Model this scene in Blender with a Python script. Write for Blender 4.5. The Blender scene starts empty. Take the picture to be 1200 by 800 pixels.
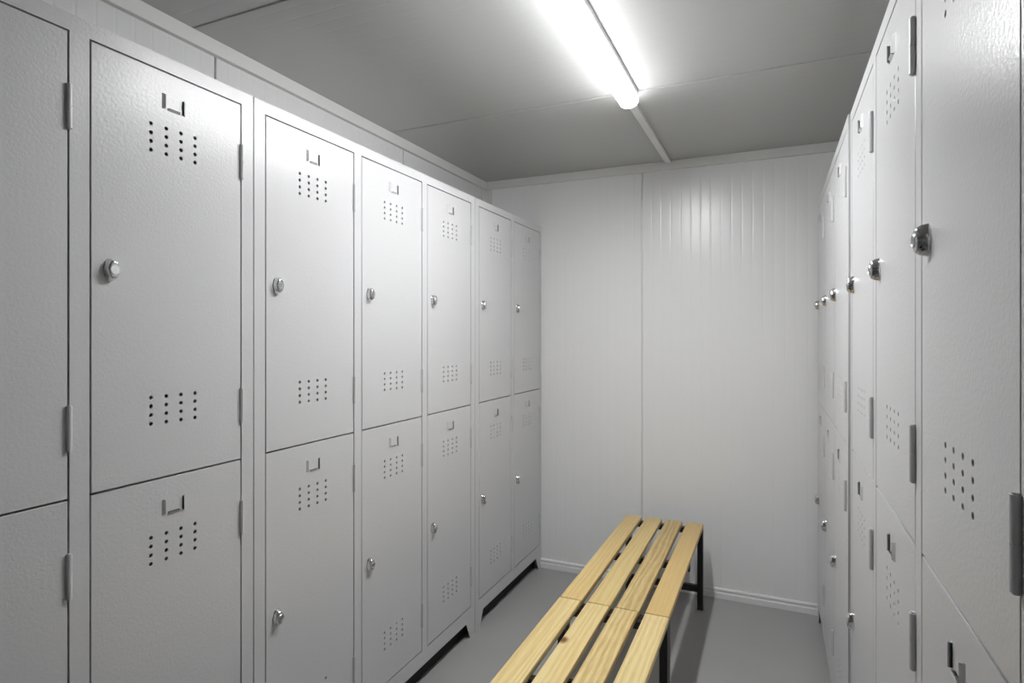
import bpy, bmesh, math
from mathutils import Matrix, Vector
C = bpy.context.scene.collection
K = 1.075            # final metric scale of the whole place (applied at the end)
PI = math.pi

# ------------------------------------------------------------------ helpers
class MB:
    """collects shapes into one bmesh, linked as ONE mesh object"""
    def __init__(s): s.bm = bmesh.new()
    def box(s, x0, x1, y0, y1, z0, z1, bevel=0, seg=2):
        r = bmesh.ops.create_cube(s.bm, size=1)
        vs = r['verts']
        for v in vs:
            v.co = Vector((x0 + (v.co.x + .5) * (x1 - x0), y0 + (v.co.y + .5) * (y1 - y0), z0 + (v.co.z + .5) * (z1 - z0)))
        if bevel:
            es = list({e for v in vs for e in v.link_edges})
            bmesh.ops.bevel(s.bm, geom=es, offset=bevel, segments=seg, profile=.5, affect='EDGES')
        return s
    def cyl(s, c, r, h, axis='z', seg=20, r2=None):
        res = bmesh.ops.create_cone(s.bm, cap_ends=True, segments=seg, radius1=r, radius2=r if r2 is None else r2, depth=h)
        M = {'z': Matrix(), 'x': Matrix.Rotation(PI / 2, 4, 'Y'), 'y': Matrix.Rotation(-PI / 2, 4, 'X')}[axis]
        for v in res['verts']: v.co = M @ v.co + Vector(c)
        return s
    def extrude_profile(s, pts, y0, y1):
        """closed profile [(x, z)] swept along y"""
        a = [s.bm.verts.new((x, y0, z)) for x, z in pts]
        b = [s.bm.verts.new((x, y1, z)) for x, z in pts]
        n = len(pts)
        for i in range(n):
            j = (i + 1) % n
            s.bm.faces.new((a[i], a[j], b[j], b[i]))
        s.bm.faces.new(a); s.bm.faces.new(list(reversed(b)))
        return s
    def rings(s, ring_list):
        """loft between rings of equal point count, capped"""
        R = [[s.bm.verts.new(p) for p in ring] for ring in ring_list]
        n = len(R[0])
        for a, b in zip(R, R[1:]):
            for i in range(n):
                j = (i + 1) % n
                s.bm.faces.new((a[i], a[j], b[j], b[i]))
        s.bm.faces.new(list(reversed(R[0]))); s.bm.faces.new(R[-1])
        return s
    def mesh(s, name, smooth=None):
        bmesh.ops.recalc_face_normals(s.bm, faces=s.bm.faces[:])
        me = bpy.data.meshes.new(name); s.bm.to_mesh(me); s.bm.free()
        if smooth is not None:
            for p in me.polygons: p.use_smooth = True
            me.set_sharp_from_angle(angle=math.radians(smooth))
        return me
    def build(s, name, m, parent=None, smooth=None):
        return link(name, s.mesh(name, smooth), m, parent)

def link(name, me, m, parent=None):
    if m and not me.materials: me.materials.append(m)
    o = bpy.data.objects.new(name, me); C.objects.link(o)
    if parent: o.parent = parent
    return o

def sheet(name, outer, holes, thick, y_front, bevel=0):
    """flat sheet in the XZ plane with cut-outs; front face at y_front, going back by thick"""
    cu = bpy.data.curves.new(name, 'CURVE'); cu.dimensions = '2D'; cu.fill_mode = 'BOTH'
    cu.extrude = thick / 2 - bevel; cu.bevel_depth = bevel; cu.bevel_resolution = 1; cu.offset = -bevel
    for pts in [outer] + holes:
        sp = cu.splines.new('POLY'); sp.points.add(len(pts) - 1); sp.use_cyclic_u = True
        for p, (x, z) in zip(sp.points, pts): p.co = (x, z, 0, 1)
    o = bpy.data.objects.new(name, cu); C.objects.link(o)
    dg = bpy.context.evaluated_depsgraph_get()
    me = bpy.data.meshes.new_from_object(o.evaluated_get(dg))
    bpy.data.objects.remove(o); bpy.data.curves.remove(cu)
    me.transform(Matrix.Translation((0, y_front + thick / 2, 0)) @ Matrix.Rotation(PI / 2, 4, 'X'))
    return me

def rect(x0, x1, z0, z1): return [(x0, z0), (x1, z0), (x1, z1), (x0, z1)]
def circle(x, z, r, n=14): return [(x + r * math.cos(2 * PI * i / n), z + r * math.sin(2 * PI * i / n)) for i in range(n)]

def tag(o, label=None, cat=None, group=None, kind=None):
    if label: o['label'] = label
    if cat: o['category'] = cat
    if group: o['group'] = group
    if kind: o['kind'] = kind
    return o
def empty(name, loc, rz=0):
    o = bpy.data.objects.new(name, None); C.objects.link(o)
    o.location = loc; o.rotation_euler = (0, 0, rz); o.empty_display_size = .1
    return o
def struct(o): o['kind'] = 'structure'; return o

# ------------------------------------------------------------------ materials
def mat(name, col, rough=.5, metal=0, spec=.5):
    m = bpy.data.materials.new(name); m.use_nodes = True
    b = m.node_tree.nodes['Principled BSDF']
    b.inputs['Base Color'].default_value = (*col, 1)
    b.inputs['Roughness'].default_value = rough
    b.inputs['Metallic'].default_value = metal
    b.inputs['Specular IOR Level'].default_value = spec
    return m, m.node_tree, b
def N(nt, typ, **kw):
    n = nt.nodes.new(typ)
    for k, v in kw.items():
        if k in n.inputs: n.inputs[k].default_value = v
        else: setattr(n, k, v)
    return n

def grain_bump(nt, b, scale, strength, dist=.001, detail=2):
    tc = N(nt, 'ShaderNodeTexCoord')
    no = N(nt, 'ShaderNodeTexNoise', Scale=scale, Detail=detail, Roughness=.6)
    nt.links.new(tc.outputs['Object'], no.inputs['Vector'])
    bu = N(nt, 'ShaderNodeBump', Strength=strength, Distance=dist)
    nt.links.new(no.outputs['Fac'], bu.inputs['Height'])
    nt.links.new(bu.outputs['Normal'], b.inputs['Normal'])
    return no, tc, bu

def paint():
    m, nt, b = mat('locker_paint', (.56, .56, .565), .28, 0, .45)
    grain_bump(nt, b, 150, .55, .0009, 2)
    return m
LOCKER = paint()

def ribbed(name, col, axis, pitch, rough, spec, strength=.25, fine=0.0):
    """coated steel sandwich panel with shallow ribs across `axis`"""
    m, nt, b = mat(name, col, rough, 0, spec)
    tc = N(nt, 'ShaderNodeTexCoord'); sx = N(nt, 'ShaderNodeSeparateXYZ')
    nt.links.new(tc.outputs['Object'], sx.inputs[0])
    d = N(nt, 'ShaderNodeMath', operation='DIVIDE'); d.inputs[1].default_value = pitch
    nt.links.new(sx.outputs[axis], d.inputs[0])
    pp = N(nt, 'ShaderNodeMath', operation='PINGPONG'); pp.inputs[1].default_value = .5
    nt.links.new(d.outputs[0], pp.inputs[0])
    mr = N(nt, 'ShaderNodeMapRange', interpolation_type='SMOOTHSTEP')
    mr.inputs['From Min'].default_value = 0; mr.inputs['From Max'].default_value = .12
    nt.links.new(pp.outputs[0], mr.inputs['Value'])
    # slow waviness of the sheet
    mp = N(nt, 'ShaderNodeMapping')
    sc = [.6, .6, .6]; sc['XYZ'.index(axis)] = 28
    mp.inputs['Scale'].default_value = sc
    nt.links.new(tc.outputs['Object'], mp.inputs['Vector'])
    no = N(nt, 'ShaderNodeTexNoise', Scale=1.0, Detail=3, Roughness=.6)
    nt.links.new(mp.outputs[0], no.inputs['Vector'])
    ad = N(nt, 'ShaderNodeMath', operation='MULTIPLY_ADD'); ad.inputs[1].default_value = .8
    nt.links.new(no.outputs['Fac'], ad.inputs[0]); nt.links.new(mr.outputs[0], ad.inputs[2])
    bu = N(nt, 'ShaderNodeBump', Strength=strength, Distance=.002)
    nt.links.new(ad.outputs[0], bu.inputs['Height']); nt.links.new(bu.outputs['Normal'], b.inputs['Normal'])
    return m
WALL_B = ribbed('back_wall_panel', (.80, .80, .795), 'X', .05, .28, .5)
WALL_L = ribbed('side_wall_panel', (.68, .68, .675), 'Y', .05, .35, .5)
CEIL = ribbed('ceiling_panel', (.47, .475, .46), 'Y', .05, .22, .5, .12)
TRIM, _, _ = mat('white_trim', (.68, .68, .66), .4)
SKIRT, _, _ = mat('white_skirting', (.75, .75, .75), .35)

m, nt, b = mat('grey_floor', (.17, .17, .168), .42, 0, .4)
no, tc, bu = grain_bump(nt, b, 60, .05, .001, 3)
n2 = N(nt, 'ShaderNodeTexNoise', Scale=3.0, Detail=4); nt.links.new(tc.outputs['Object'], n2.inputs['Vector'])
cr = N(nt, 'ShaderNodeValToRGB'); cr.color_ramp.elements[0].color = (.315, .315, .31, 1); cr.color_ramp.elements[1].color = (.35, .35, .345, 1)
nt.links.new(n2.outputs['Fac'], cr.inputs[0]); nt.links.new(cr.outputs[0], b.inputs['Base Color'])
FLOOR = m

CHROME, _, _ = mat('chrome', (.74, .74, .75), .14, 1)
CHROME2, _, _ = mat('chrome_face', (.66, .66, .67), .28, 1)
BLACK, _, _ = mat('black_steel', (.012, .012, .012), .38)
PLASTIC, _, _ = mat('white_plastic', (.72, .72, .70), .4)
HOUSING, _, _ = mat('lamp_housing', (.85, .85, .86), .4)
BLACKMATT, _, _ = mat('black_underside_shade', (.008, .008, .008), .8)  # flat black that stands in for the shade under the lockers
RUBBER, _, _ = mat('black_rubber', (.01, .01, .01), .7)

m, nt, b = mat('lamp_diffuser', (.9, .9, .9), .4)
b.inputs['Emission Color'].default_value = (.985, .99, 1, 1)
# the LED strip shines down through the opal cover: strongest straight down, weaker out of its flanks
ge = N(nt, 'ShaderNodeNewGeometry'); sx = N(nt, 'ShaderNodeSeparateXYZ'); nt.links.new(ge.outputs['True Normal'], sx.inputs[0])
mr = N(nt, 'ShaderNodeMapRange'); mr.inputs['From Min'].default_value = 0; mr.inputs['From Max'].default_value = -1
mr.inputs['To Min'].default_value = LAMP_SIDE = 15.0; mr.inputs['To Max'].default_value = LAMP_DOWN = 112.0
ab = N(nt, 'ShaderNodeMath', operation='MINIMUM'); ab.inputs[1].default_value = 0; nt.links.new(sx.outputs['Z'], ab.inputs[0])
sq = N(nt, 'ShaderNodeMath', operation='MULTIPLY'); nt.links.new(ab.outputs[0], sq.inputs[0]); nt.links.new(ab.outputs[0], sq.inputs[1])
mr.inputs['From Max'].default_value = 1; nt.links.new(sq.outputs[0], mr.inputs['Value']); nt.links.new(mr.outputs[0], b.inputs['Emission Strength'])
DIFF = m

CAP, nt, b = mat('lamp_end_cap', (.85, .85, .85), .4); b.inputs['Emission Color'].default_value = (.985, .99, 1, 1); b.inputs['Emission Strength'].default_value = 22.0

def wood(name, c_dark, c_light, seed, knots=()):
    m, nt, b = mat(name, c_light, .42, 0, .35)
    tc = N(nt, 'ShaderNodeTexCoord')
    mp = N(nt, 'ShaderNodeMapping'); mp.inputs['Location'].default_value = (seed * 1.7, seed * 3.1, seed * .6)
    mp.inputs['Scale'].default_value = (1, .07, 1)
    # warp the grain around knots
    src = tc.outputs['Object']
    nt.links.new(src, mp.inputs['Vector'])
    w = N(nt, 'ShaderNodeTexNoise', Scale=9, Detail=2); nt.links.new(mp.outputs[0], w.inputs['Vector'])
    wv = N(nt, 'ShaderNodeTexWave', Scale=16, Distortion=9.0, Detail=2.0)
    wv.bands_direction = 'X'; wv.inputs['Detail Scale'].default_value = 1.2
    nt.links.new(mp.outputs[0], wv.inputs['Vector'])
    f = N(nt, 'ShaderNodeTexNoise', Scale=220, Detail=3); nt.links.new(mp.outputs[0], f.inputs['Vector'])
    a1 = N(nt, 'ShaderNodeMath', operation='MULTIPLY'); a1.inputs[1].default_value = .26
    nt.links.new(wv.outputs['Fac'], a1.inputs[0])
    a2 = N(nt, 'ShaderNodeMath', operation='MULTIPLY_ADD'); a2.inputs[1].default_value = .60
    nt.links.new(f.outputs['Fac'], a2.inputs[0]); nt.links.new(a1.outputs[0], a2.inputs[2])
    a3 = N(nt, 'ShaderNodeMath', operation='MULTIPLY_ADD'); a3.inputs[1].default_value = .4
    nt.links.new(w.outputs['Fac'], a3.inputs[0]); nt.links.new(a2.outputs[0], a3.inputs[2])
    cr = N(nt, 'ShaderNodeValToRGB')
    cr.color_ramp.elements[0].position = .34; cr.color_ramp.elements[0].color = (*c_light, 1)
    cr.color_ramp.elements[1].position = .95; cr.color_ramp.elements[1].color = (*c_dark, 1)
    nt.links.new(a3.outputs[0], cr.inputs[0])
    out = cr.outputs[0]
    for (kx, ky, kr) in knots:
        m2 = N(nt, 'ShaderNodeMapping'); m2.vector_type = 'POINT'
        m2.inputs['Location'].default_value = (-kx / kr, -ky / (kr * 1.5), 0)
        m2.inputs['Scale'].default_value = (1 / kr, 1 / (kr * 1.5), 0)
        nt.links.new(tc.outputs['Object'], m2.inputs['Vector'])
        ln = N(nt, 'ShaderNodeVectorMath', operation='LENGTH'); nt.links.new(m2.outputs[0], ln.inputs[0])
        k2 = N(nt, 'ShaderNodeValToRGB'); e = k2.color_ramp.elements
        e[0].position = .35; e[0].color = (1, 1, 1, 1); e[1].position = 1; e[1].color = (0, 0, 0, 1)
        nt.links.new(ln.outputs['Value'], k2.inputs[0])
        mx = N(nt, 'ShaderNodeMix', data_type='RGBA')
        nt.links.new(k2.outputs[0], mx.inputs[0]); nt.links.new(out, mx.inputs[6])
        mx.inputs[7].default_value = (.20, .075, .022, 1)
        out = mx.outputs[2]
    nt.links.new(out, b.inputs['Base Color'])
    bu = N(nt, 'ShaderNodeBump', Strength=.06, Distance=.001)
    nt.links.new(a2.outputs[0], bu.inputs['Height']); nt.links.new(bu.outputs['Normal'], b.inputs['Normal'])
    return m

# ------------------------------------------------------------------ the room shell
XL, XR, YB, YF, ZC = -1.490, .525, 2.970, -2.60, 2.110
struct(MB().box(XL - .1, XR + .1, YF - .1, YB + .1, -.08, 0).build('floor', FLOOR))

def panel_wall(name, spans, place, m, gap=.0055):
    """sandwich panels side by side with fine recessed joints; one wall, one mesh"""
    mb = MB()
    for a, c in spans: place(mb, a + gap / 2, c - gap / 2, False)
    place(mb, spans[0][0], spans[-1][1], True)
    return struct(mb.build(name, m))
def splits(a, c, cuts):
    p = [a] + [x for x in cuts if a < x < c] + [c]
    return list(zip(p, p[1:]))
panel_wall('wall_back', splits(XL - .05, XR + .05, [-.607, .345]),
           lambda mb, a, c, back: mb.box(a, c, YB + (.011 if back else 0), YB + (.06 if back else .0115), -.02, ZC + .02, 0 if back else .0025), WALL_B)
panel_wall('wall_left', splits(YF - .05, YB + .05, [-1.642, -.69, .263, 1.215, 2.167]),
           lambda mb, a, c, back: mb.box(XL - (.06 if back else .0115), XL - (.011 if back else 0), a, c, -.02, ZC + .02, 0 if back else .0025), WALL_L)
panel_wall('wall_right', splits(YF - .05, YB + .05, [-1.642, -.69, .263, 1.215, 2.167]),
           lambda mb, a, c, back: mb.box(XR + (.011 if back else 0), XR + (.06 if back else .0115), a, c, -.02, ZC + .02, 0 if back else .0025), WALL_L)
panel_wall('wall_front', splits(XL - .05, XR + .05, [-.607, .345]),
           lambda mb, a, c, back: mb.box(a, c, YF - (.06 if back else .0115), YF - (.011 if back else 0), -.02, ZC + .02, 0 if back else .0025), WALL_B)
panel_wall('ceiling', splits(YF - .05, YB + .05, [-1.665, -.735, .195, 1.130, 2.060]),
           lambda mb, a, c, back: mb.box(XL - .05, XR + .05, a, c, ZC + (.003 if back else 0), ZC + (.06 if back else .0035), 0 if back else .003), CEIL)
# trims: angle strips where walls meet the ceiling, upright strip in the back left corner
def cove(name, mb): return struct(mb.build(name, TRIM))
T, H = .017, .042
cove('trim_1', MB().box(XL, XR, YB - T, YB + .001, ZC - H, ZC, .001))
cove('trim_2', MB().box(XL - .001, XL + T, YF, YB - T, ZC - H, ZC, .001))
cove('trim_3', MB().box(XR - T, XR + .001, YF, YB - T, ZC - H, ZC, .001))
mb = MB().box(XL, XL + .045, YB - .003, YB + .001, 0, ZC - H, .001)
mb.box(XL - .001, XL + .003, YB - .045, YB, 0, ZC - H, .001)
struct(mb.build('trim_4', TRIM))
# skirting along the back wall: stepped profile with a rounded top lip
prof = [(0, 0), (.011, 0), (.011, .026), (.0085, .0285), (.0085, .036), (.0105, .040), (.0085, .0455), (.004, .048), (0, .048)]
sk = MB().extrude_profile(prof, -XR, -XL)          # profile x -> away from wall, swept along y
o = struct(sk.build('baseboard_back', SKIRT)); o.data.transform(Matrix.Rotation(-PI / 2, 4, 'Z')); o.location = (0, YB, 0)
o.data.transform(Matrix.Scale(-1, 4, (1, 0, 0)))
o.data.flip_normals()

# ------------------------------------------------------------------ lockers
PITCH, DW, EDGE, POST = .3719, .3317, .038, .0402
DEP, TOPZ, RAILZ = .330, 1.835, .072
DB, DH, DG = .130, .8335, .0042          # door base, door height, gap
RD = .0022                               # door sheet

def door_mesh():
    holes = []
    for base in (.666, .112):
        for i in range(4):
            for j in range(4):
                holes.append(circle(.1135 + .033 * i, base + .0177 * j, .0038))
    holes += [rect(.1372, .1428, .759, .789), rect(.1832, .1888, .758, .788), rect(.150, .176, .7572, .7622)]
    me = sheet('door', rect(0, DW, 0, DH), holes, RD, 0, .0008)
    bm = bmesh.new(); bm.from_mesh(me)
    mb = MB(); mb.bm.free(); mb.bm = bm
    f = .0015                            # folded returns round the door
    mb.box(0, f, RD, .018, 0, DH); mb.box(DW - f, DW, RD, .018, 0, DH)
    mb.box(0, DW, RD, .018, 0, f); mb.box(0, DW, RD, .018, DH - f, DH)
    nm = bpy.data.meshes.new('door'); bm.to_mesh(nm); bm.free()
    nm.materials.append(LOCKER)
    bpy.data.meshes.remove(me)
    return nm
def hinge_mesh():
    mb = MB()
    for z0, z1 in ((0, .039), (.040, .079)):
        mb.cyl((0, 0, (z0 + z1) / 2), .0046, z1 - z0, seg=16)
    mb.cyl((0, 0, .0395), .0036, .078, seg=12)
    mb.cyl((0, 0, -.0008), .0030, .002, seg=12); mb.cyl((0, 0, .0798), .0030, .002, seg=12)
    mb.box(-.0095, 0, .0026, .0042, .001, .078)       # leaf welded on the door
    me = mb.mesh('hinge', 40); me.materials.append(LOCKER); return me
def card_mesh():
    """three lanced lips pressed out of the sheet: each ramps up to an open edge that faces the card"""
    mb = MB(); t = .0010; h = .0046
    def lip(p0, p1, q0, q1):
        """p = flush edge (two XZ points), q = raised open edge"""
        f = [mb.bm.verts.new((x, 0, z)) for x, z in (p0, p1)] + [mb.bm.verts.new((x, -h, z)) for x, z in (q1, q0)]
        g = [mb.bm.verts.new((x, t, z)) for x, z in (p0, p1)] + [mb.bm.verts.new((x, -h + t, z)) for x, z in (q1, q0)]
        for a in (f, g[::-1]): mb.bm.faces.new(a)
        for k in range(4): mb.bm.faces.new((f[k], g[k], g[(k + 1) % 4], f[(k + 1) % 4]))
        for k0, k1, (x, z) in ((0, 3, q0), (1, 2, q1)):     # closed cheeks at both ends
            v = mb.bm.verts.new((x, t, z)); mb.bm.faces.new((f[k0], f[k1], v))
    lip((.1372, .758), (.1372, .790), (.1422, .760), (.1422, .788))
    lip((.1888, .757), (.1888, .789), (.1838, .759), (.1838, .787))
    lip((.149, .7572), (.177, .7572), (.151, .7617), (.175, .7617))
    me = mb.mesh('card_holder'); me.materials.append(LOCKER); return me
def oblong(y, w, h, zc=0, n=10):
    """stadium-like ring in the XZ plane at depth y (w wide, h tall)"""
    r = w / 2; s = max(h / 2 - r, 0); pts = []
    for i in range(n + 1):
        a = PI * i / n; pts.append((r * math.cos(a), y, zc + s + r * math.sin(a)))
    for i in range(n + 1):
        a = PI + PI * i / n; pts.append((r * math.cos(a), y, zc - s + r * math.sin(a)))
    return pts
def knob_meshes():
    # rounded chrome hasp body, padlock hole bored across its lower ear, round face disc
    mb = MB()
    half = [(.30, 1), (.52, .90), (.74, .62), (.90, .30), (.965, .14), (1, .04), (1, -.04), (.965, -.14), (.90, -.30), (.74, -.62), (.52, -.90), (.30, -1)]
    def ell(y, w, h):
        """six-sided outline with rounded side ridges: widest in the middle, narrower ears above and below"""
        return [(x * w / 2, y, z * h / 2) for x, z in half] + [(-x * w / 2, y, z * h / 2) for x, z in reversed(half)]
    mb.rings([ell(.0005, .028, .042), ell(-.0015, .028, .042), ell(-.0025, .026, .041), ell(-.0085, .0250, .0385), ell(-.0125, .0235, .0335), ell(-.0145, .0215, .030), ell(-.0152, .0190, .027)])
    body = mb.build('lock_tmp', CHROME, None, 35)
    cut = MB().cyl((0, -.0078, -.0110), .0036, .06, 'x', 18).build('cut_tmp', BLACK)
    md = body.modifiers.new('b', 'BOOLEAN'); md.object = cut; md.operation = 'DIFFERENCE'; md.solver = 'MANIFOLD'; md.material_mode = 'TRANSFER'
    dg = bpy.context.evaluated_depsgraph_get(); dg.update()
    me = bpy.data.meshes.new_from_object(body.evaluated_get(dg)); me.name = 'lock_knob'
    for o in (body, cut):
        d = o.data; bpy.data.objects.remove(o); bpy.data.meshes.remove(d)
    for p in me.polygons: p.use_smooth = True
    me.set_sharp_from_angle(angle=math.radians(35))
    mb = MB()
    def ring(y, r, n=24): return [(r * math.cos(2 * PI * i / n), y, r * math.sin(2 * PI * i / n)) for i in range(n)]
    mb.rings([ring(-.010, .0098), ring(-.0164, .0096), ring(-.0172, .0089), ring(-.0172, .0081), ring(-.0166, .0076), ring(-.0166, .002)])
    mb.box(-.0009, .0009, -.0171, -.0164, -.0038, .0038)
    fm = mb.mesh('knob_face', 30); fm.materials.append(CHROME2)
    return me, fm
DOOR, HINGE, CARD = door_mesh(), hinge_mesh(), card_mesh()
LOCK, FACE = knob_meshes()

def make_door(root, xl, zb):
    d = link('door', DOOR, None, root); d.location = (xl, 0, zb)
    for z in (.086, .660):
        h = link('hinge', HINGE, None, d); h.location = (DW + .0012, -.0030, z)
    link('card_holder', CARD, None, d)
    k = link('lock_knob', LOCK, None, d); k.location = (.0335, 0, .4155); k['label'] = 'chrome turn knob with padlock hole'
    fc = link('knob_face', FACE, None, d); fc.location = k.location; fc['label'] = 'round brushed face of the turn knob'
    return d, k

def make_locker(label, loc, rz, cols, edge_r=EDGE, sx=1):
    W = EDGE + cols * DW + (cols - 1) * POST + edge_r
    root = empty('locker', loc, rz)
    tag(root, label, 'locker', 'grey steel two-tier lockers')
    e = .0012
    # front frame sheet with door openings and cut-away plinth leaving splayed feet
    fb, ft = .042, .076
    outer = [(e, 0), (fb, 0), (ft, RAILZ), (W - ft, RAILZ), (W - fb, 0), (W - e, 0), (W - e, TOPZ), (e, TOPZ)]
    g = .0034
    ops = [rect(EDGE + i * PITCH - g, EDGE + i * PITCH + DW + g, DB - g, DB + 2 * DH + DG + g) for i in range(cols)]
    fr = sheet('front_frame', outer, ops, .0016, 0)
    bm = bmesh.new(); bm.from_mesh(fr); mb = MB(); mb.bm.free(); mb.bm = bm
    for op in ops:                       # folded returns round every opening
        (x0, z0), _, (x1, z1), _ = op
        mb.box(x0 - .0015, x0, .001, .024, z0, z1); mb.box(x1, x1 + .0015, .001, .024, z0, z1)
        mb.box(x0, x1, .001, .024, z0 - .0015, z0); mb.box(x0, x1, .001, .024, z1, z1 + .0015)
        mb.box(x0, x1, .020, .030, DB + DH - .012, DB + DH + .014)   # rail behind the joint of the two doors
    me = bpy.data.meshes.new('front_frame'); bm.to_mesh(me); bm.free(); bpy.data.meshes.remove(fr)
    link('front_frame', me, LOCKER, root)
    # carcass: closed sheet box with partitions and shelves, feet at the back
    t = .0012; mb = MB()
    mb.box(e, e + t, .0016, DEP, 0, TOPZ); mb.box(W - e - t, W - e, .0016, DEP, 0, TOPZ)
    mb.box(e, W - e, .0016, DEP, TOPZ - t, TOPZ + .0002)
    mb.box(e, W - e, .0016, DEP, RAILZ + .002, RAILZ + .004)
    mb.box(e, W - e, DEP - t, DEP, RAILZ, TOPZ)
    for i in range(cols - 1):
        x = EDGE + (i + 1) * PITCH - POST / 2
        mb.box(x - t, x + t, .026, DEP - t, RAILZ + .004, TOPZ - t)
    mb.box(e + t, W - e - t, .031, DEP - t, DB + DH - t, DB + DH + t)
    mb.build('carcass', LOCKER, root)
    MB().box(e + t, W - e - t, .035, .038, 0, RAILZ + .002).build('underside_shade', BLACKMATT, root)  # added set-back black sheet: paints the shade of the gap below the rail
    for i in range(cols):
        for zb in (DB, DB + DH + DG):
            make_door(root, EDGE + i * PITCH, zb)
    root.scale = (sx, 1, 1)
    return root

make_locker('two-tier grey locker cabinet at the left edge of the photo, nearest in the left-hand row', (-1.15, -.1075, 0), PI / 2, 3)
make_locker('three-column grey two-tier locker cabinet in the middle of the left-hand row', (-1.15, 1.0446, 0), PI / 2, 3)
make_locker('narrow two-column grey locker cabinet in the left corner against the back wall', (-1.15, 2.1966, 0), PI / 2, 2, .0285)
make_locker('nearest grey locker cabinet in the right-hand row, at the right edge of the photo', (.1814, 1.7595, 0), -PI / 2, 3, EDGE, 1.04)
make_locker('far grey locker cabinet of the right-hand row, reaching to the back wall', (.1765, 2.9255, 0), -PI / 2, 3, EDGE, 1.011)

# ------------------------------------------------------------------ benches
def make_bench(label, y0, y1, mid, woods, offs):
    xc = -.4735; L = y1 - y0
    root = empty('bench', (xc, y0, 0))
    tag(root, label, 'bench', 'slatted benches down the middle')
    hw, top, th, w = .177, .388, .020, .0735
    for i in range(4):
        x = -hw + i * (2 * hw - w) / 3 + offs[i]
        s = MB().box(x, x + w, .001, L - .001, top - th, top, .003, 3).build('slat', woods[i], root, 40)
    zt = top - th; q = .025
    for sx in (-1, 1):
        for y in (0, L - q):
            xa = sx * hw if sx < 0 else hw - q
            lg = MB().box(xa, xa + q, y, y + q, .006, zt - .0005, .0015).build('leg', BLACK, root)
            MB().box(xa - .0005, xa + q + .0005, y - .0005, y + q + .0005, 0, .012, .002).build('foot_cap', RUBBER, lg)
    for y in (0, mid - q / 2, L - q):
        MB().box(-hw + (q if y in (0, L - q) else 0), hw - (q if y in (0, L - q) else 0), y, y + q, zt - q, zt - .0005, .0015).build('crossbar', BLACK, root)
    for y in (0, L - q):
        MB().box(-hw + q, hw - q, y + .0025, y + q - .0025, .079, .109, .0015).build('stretcher', BLACK, root)
    return root
NL = (.80, .66, .34); ND = (.64, .45, .17)
FL = (.70, .55, .26); FD = (.62, .40, .14)
near = [wood('pine_slat_near', ND, NL, 1.3), wood('pine_slat_knot', ND, NL, 4.1, [(-.0755 * K, .643 * K, .018)]), wood('pine_slat_grained', (.50, .32, .10), NL, 7.7), wood('pine_slat_pale', (.60, .43, .17), NL, 9.2)]
far = [wood('pine_slat_tan', FD, FL, 12.5), wood('pine_slat_straw', FD, (.68, .55, .26), 15.1), wood('pine_slat_streaked', (.36, .21, .06), (.66, .52, .24), 18.8), wood('pine_slat_reddish', FD, (.62, .46, .205), 21.4)]
make_bench('nearer pale pine slatted bench on black legs, cut off by the photo\'s lower edge', .950, 1.8505, .470, near, (-.001, 0, -.001, .001))
make_bench('farther tan pine slatted bench with a black steel frame, its end by the back wall', 1.8535, 2.822, .505, far, (0, .001, .001, 0))

# ------------------------------------------------------------------ ceiling lamp and trunking
lx, w = -.467, .033
lamp = empty('ceiling_light', (lx, 1.605, ZC))
tag(lamp, 'long glowing white batten light fixed to the ceiling above the bench', 'ceiling light')
a, c = -.455, .455
MB().box(-w, w, a, c, -.017, 0, .0015).build('housing', HOUSING, lamp)
pr = [(-.0315, -.0170), (-.0315, -.030)] + [(.0315 * math.cos(PI + t), -.034 - .021 * math.sin(t)) for t in [PI * i / 12 for i in range(13)]] + [(.0315, -.030), (.0315, -.0170)]
d = MB().extrude_profile(pr, a + .004, c - .004).build('diffuser', DIFF, lamp, 30)
for y0, y1 in ((a, a + .0038), (c - .0038, c)):
    MB().extrude_profile([(x * 1.02, z - (.0006 if z < -.02 else 0)) for x, z in pr], y0, y1).build('end_cap', CAP, lamp, 30)
tr = MB().box(-.0145, .0145, 0, .898, -.014, 0, .002)
t = tr.build('cable_trunking', PLASTIC); t.location = (-.476, 2.0605, ZC)
tag(t, 'narrow white cable trunking on the ceiling from lamp end to back wall', 'cable trunking')

# ------------------------------------------------------------------ world, camera, colour
wd = bpy.data.worlds.new('World'); bpy.context.scene.world = wd; wd.use_nodes = True
wd.node_tree.nodes['Background'].inputs[0].default_value = (0, 0, 0, 1)

cam = bpy.data.cameras.new('Camera'); co = bpy.data.objects.new('Camera', cam); C.objects.link(co)
co.location = (0, 0, 1.263); co.rotation_euler = (PI / 2, 0, .4195)
cam.sensor_width = 36; cam.lens = 689.0 / 1200 * 36; cam.shift_y = -9.75 / 1200
cam.clip_start = .01
bpy.context.scene.camera = co

# bring everything to metric size
for me in bpy.data.meshes: me.transform(Matrix.Scale(K, 4))
for o in C.objects: o.location = Vector(o.location) * K

vs = bpy.context.scene.view_settings
vs.view_transform = 'Standard'; vs.look = 'None'; vs.gamma = 1; vs.exposure = .37; vs.use_curve_mapping = False
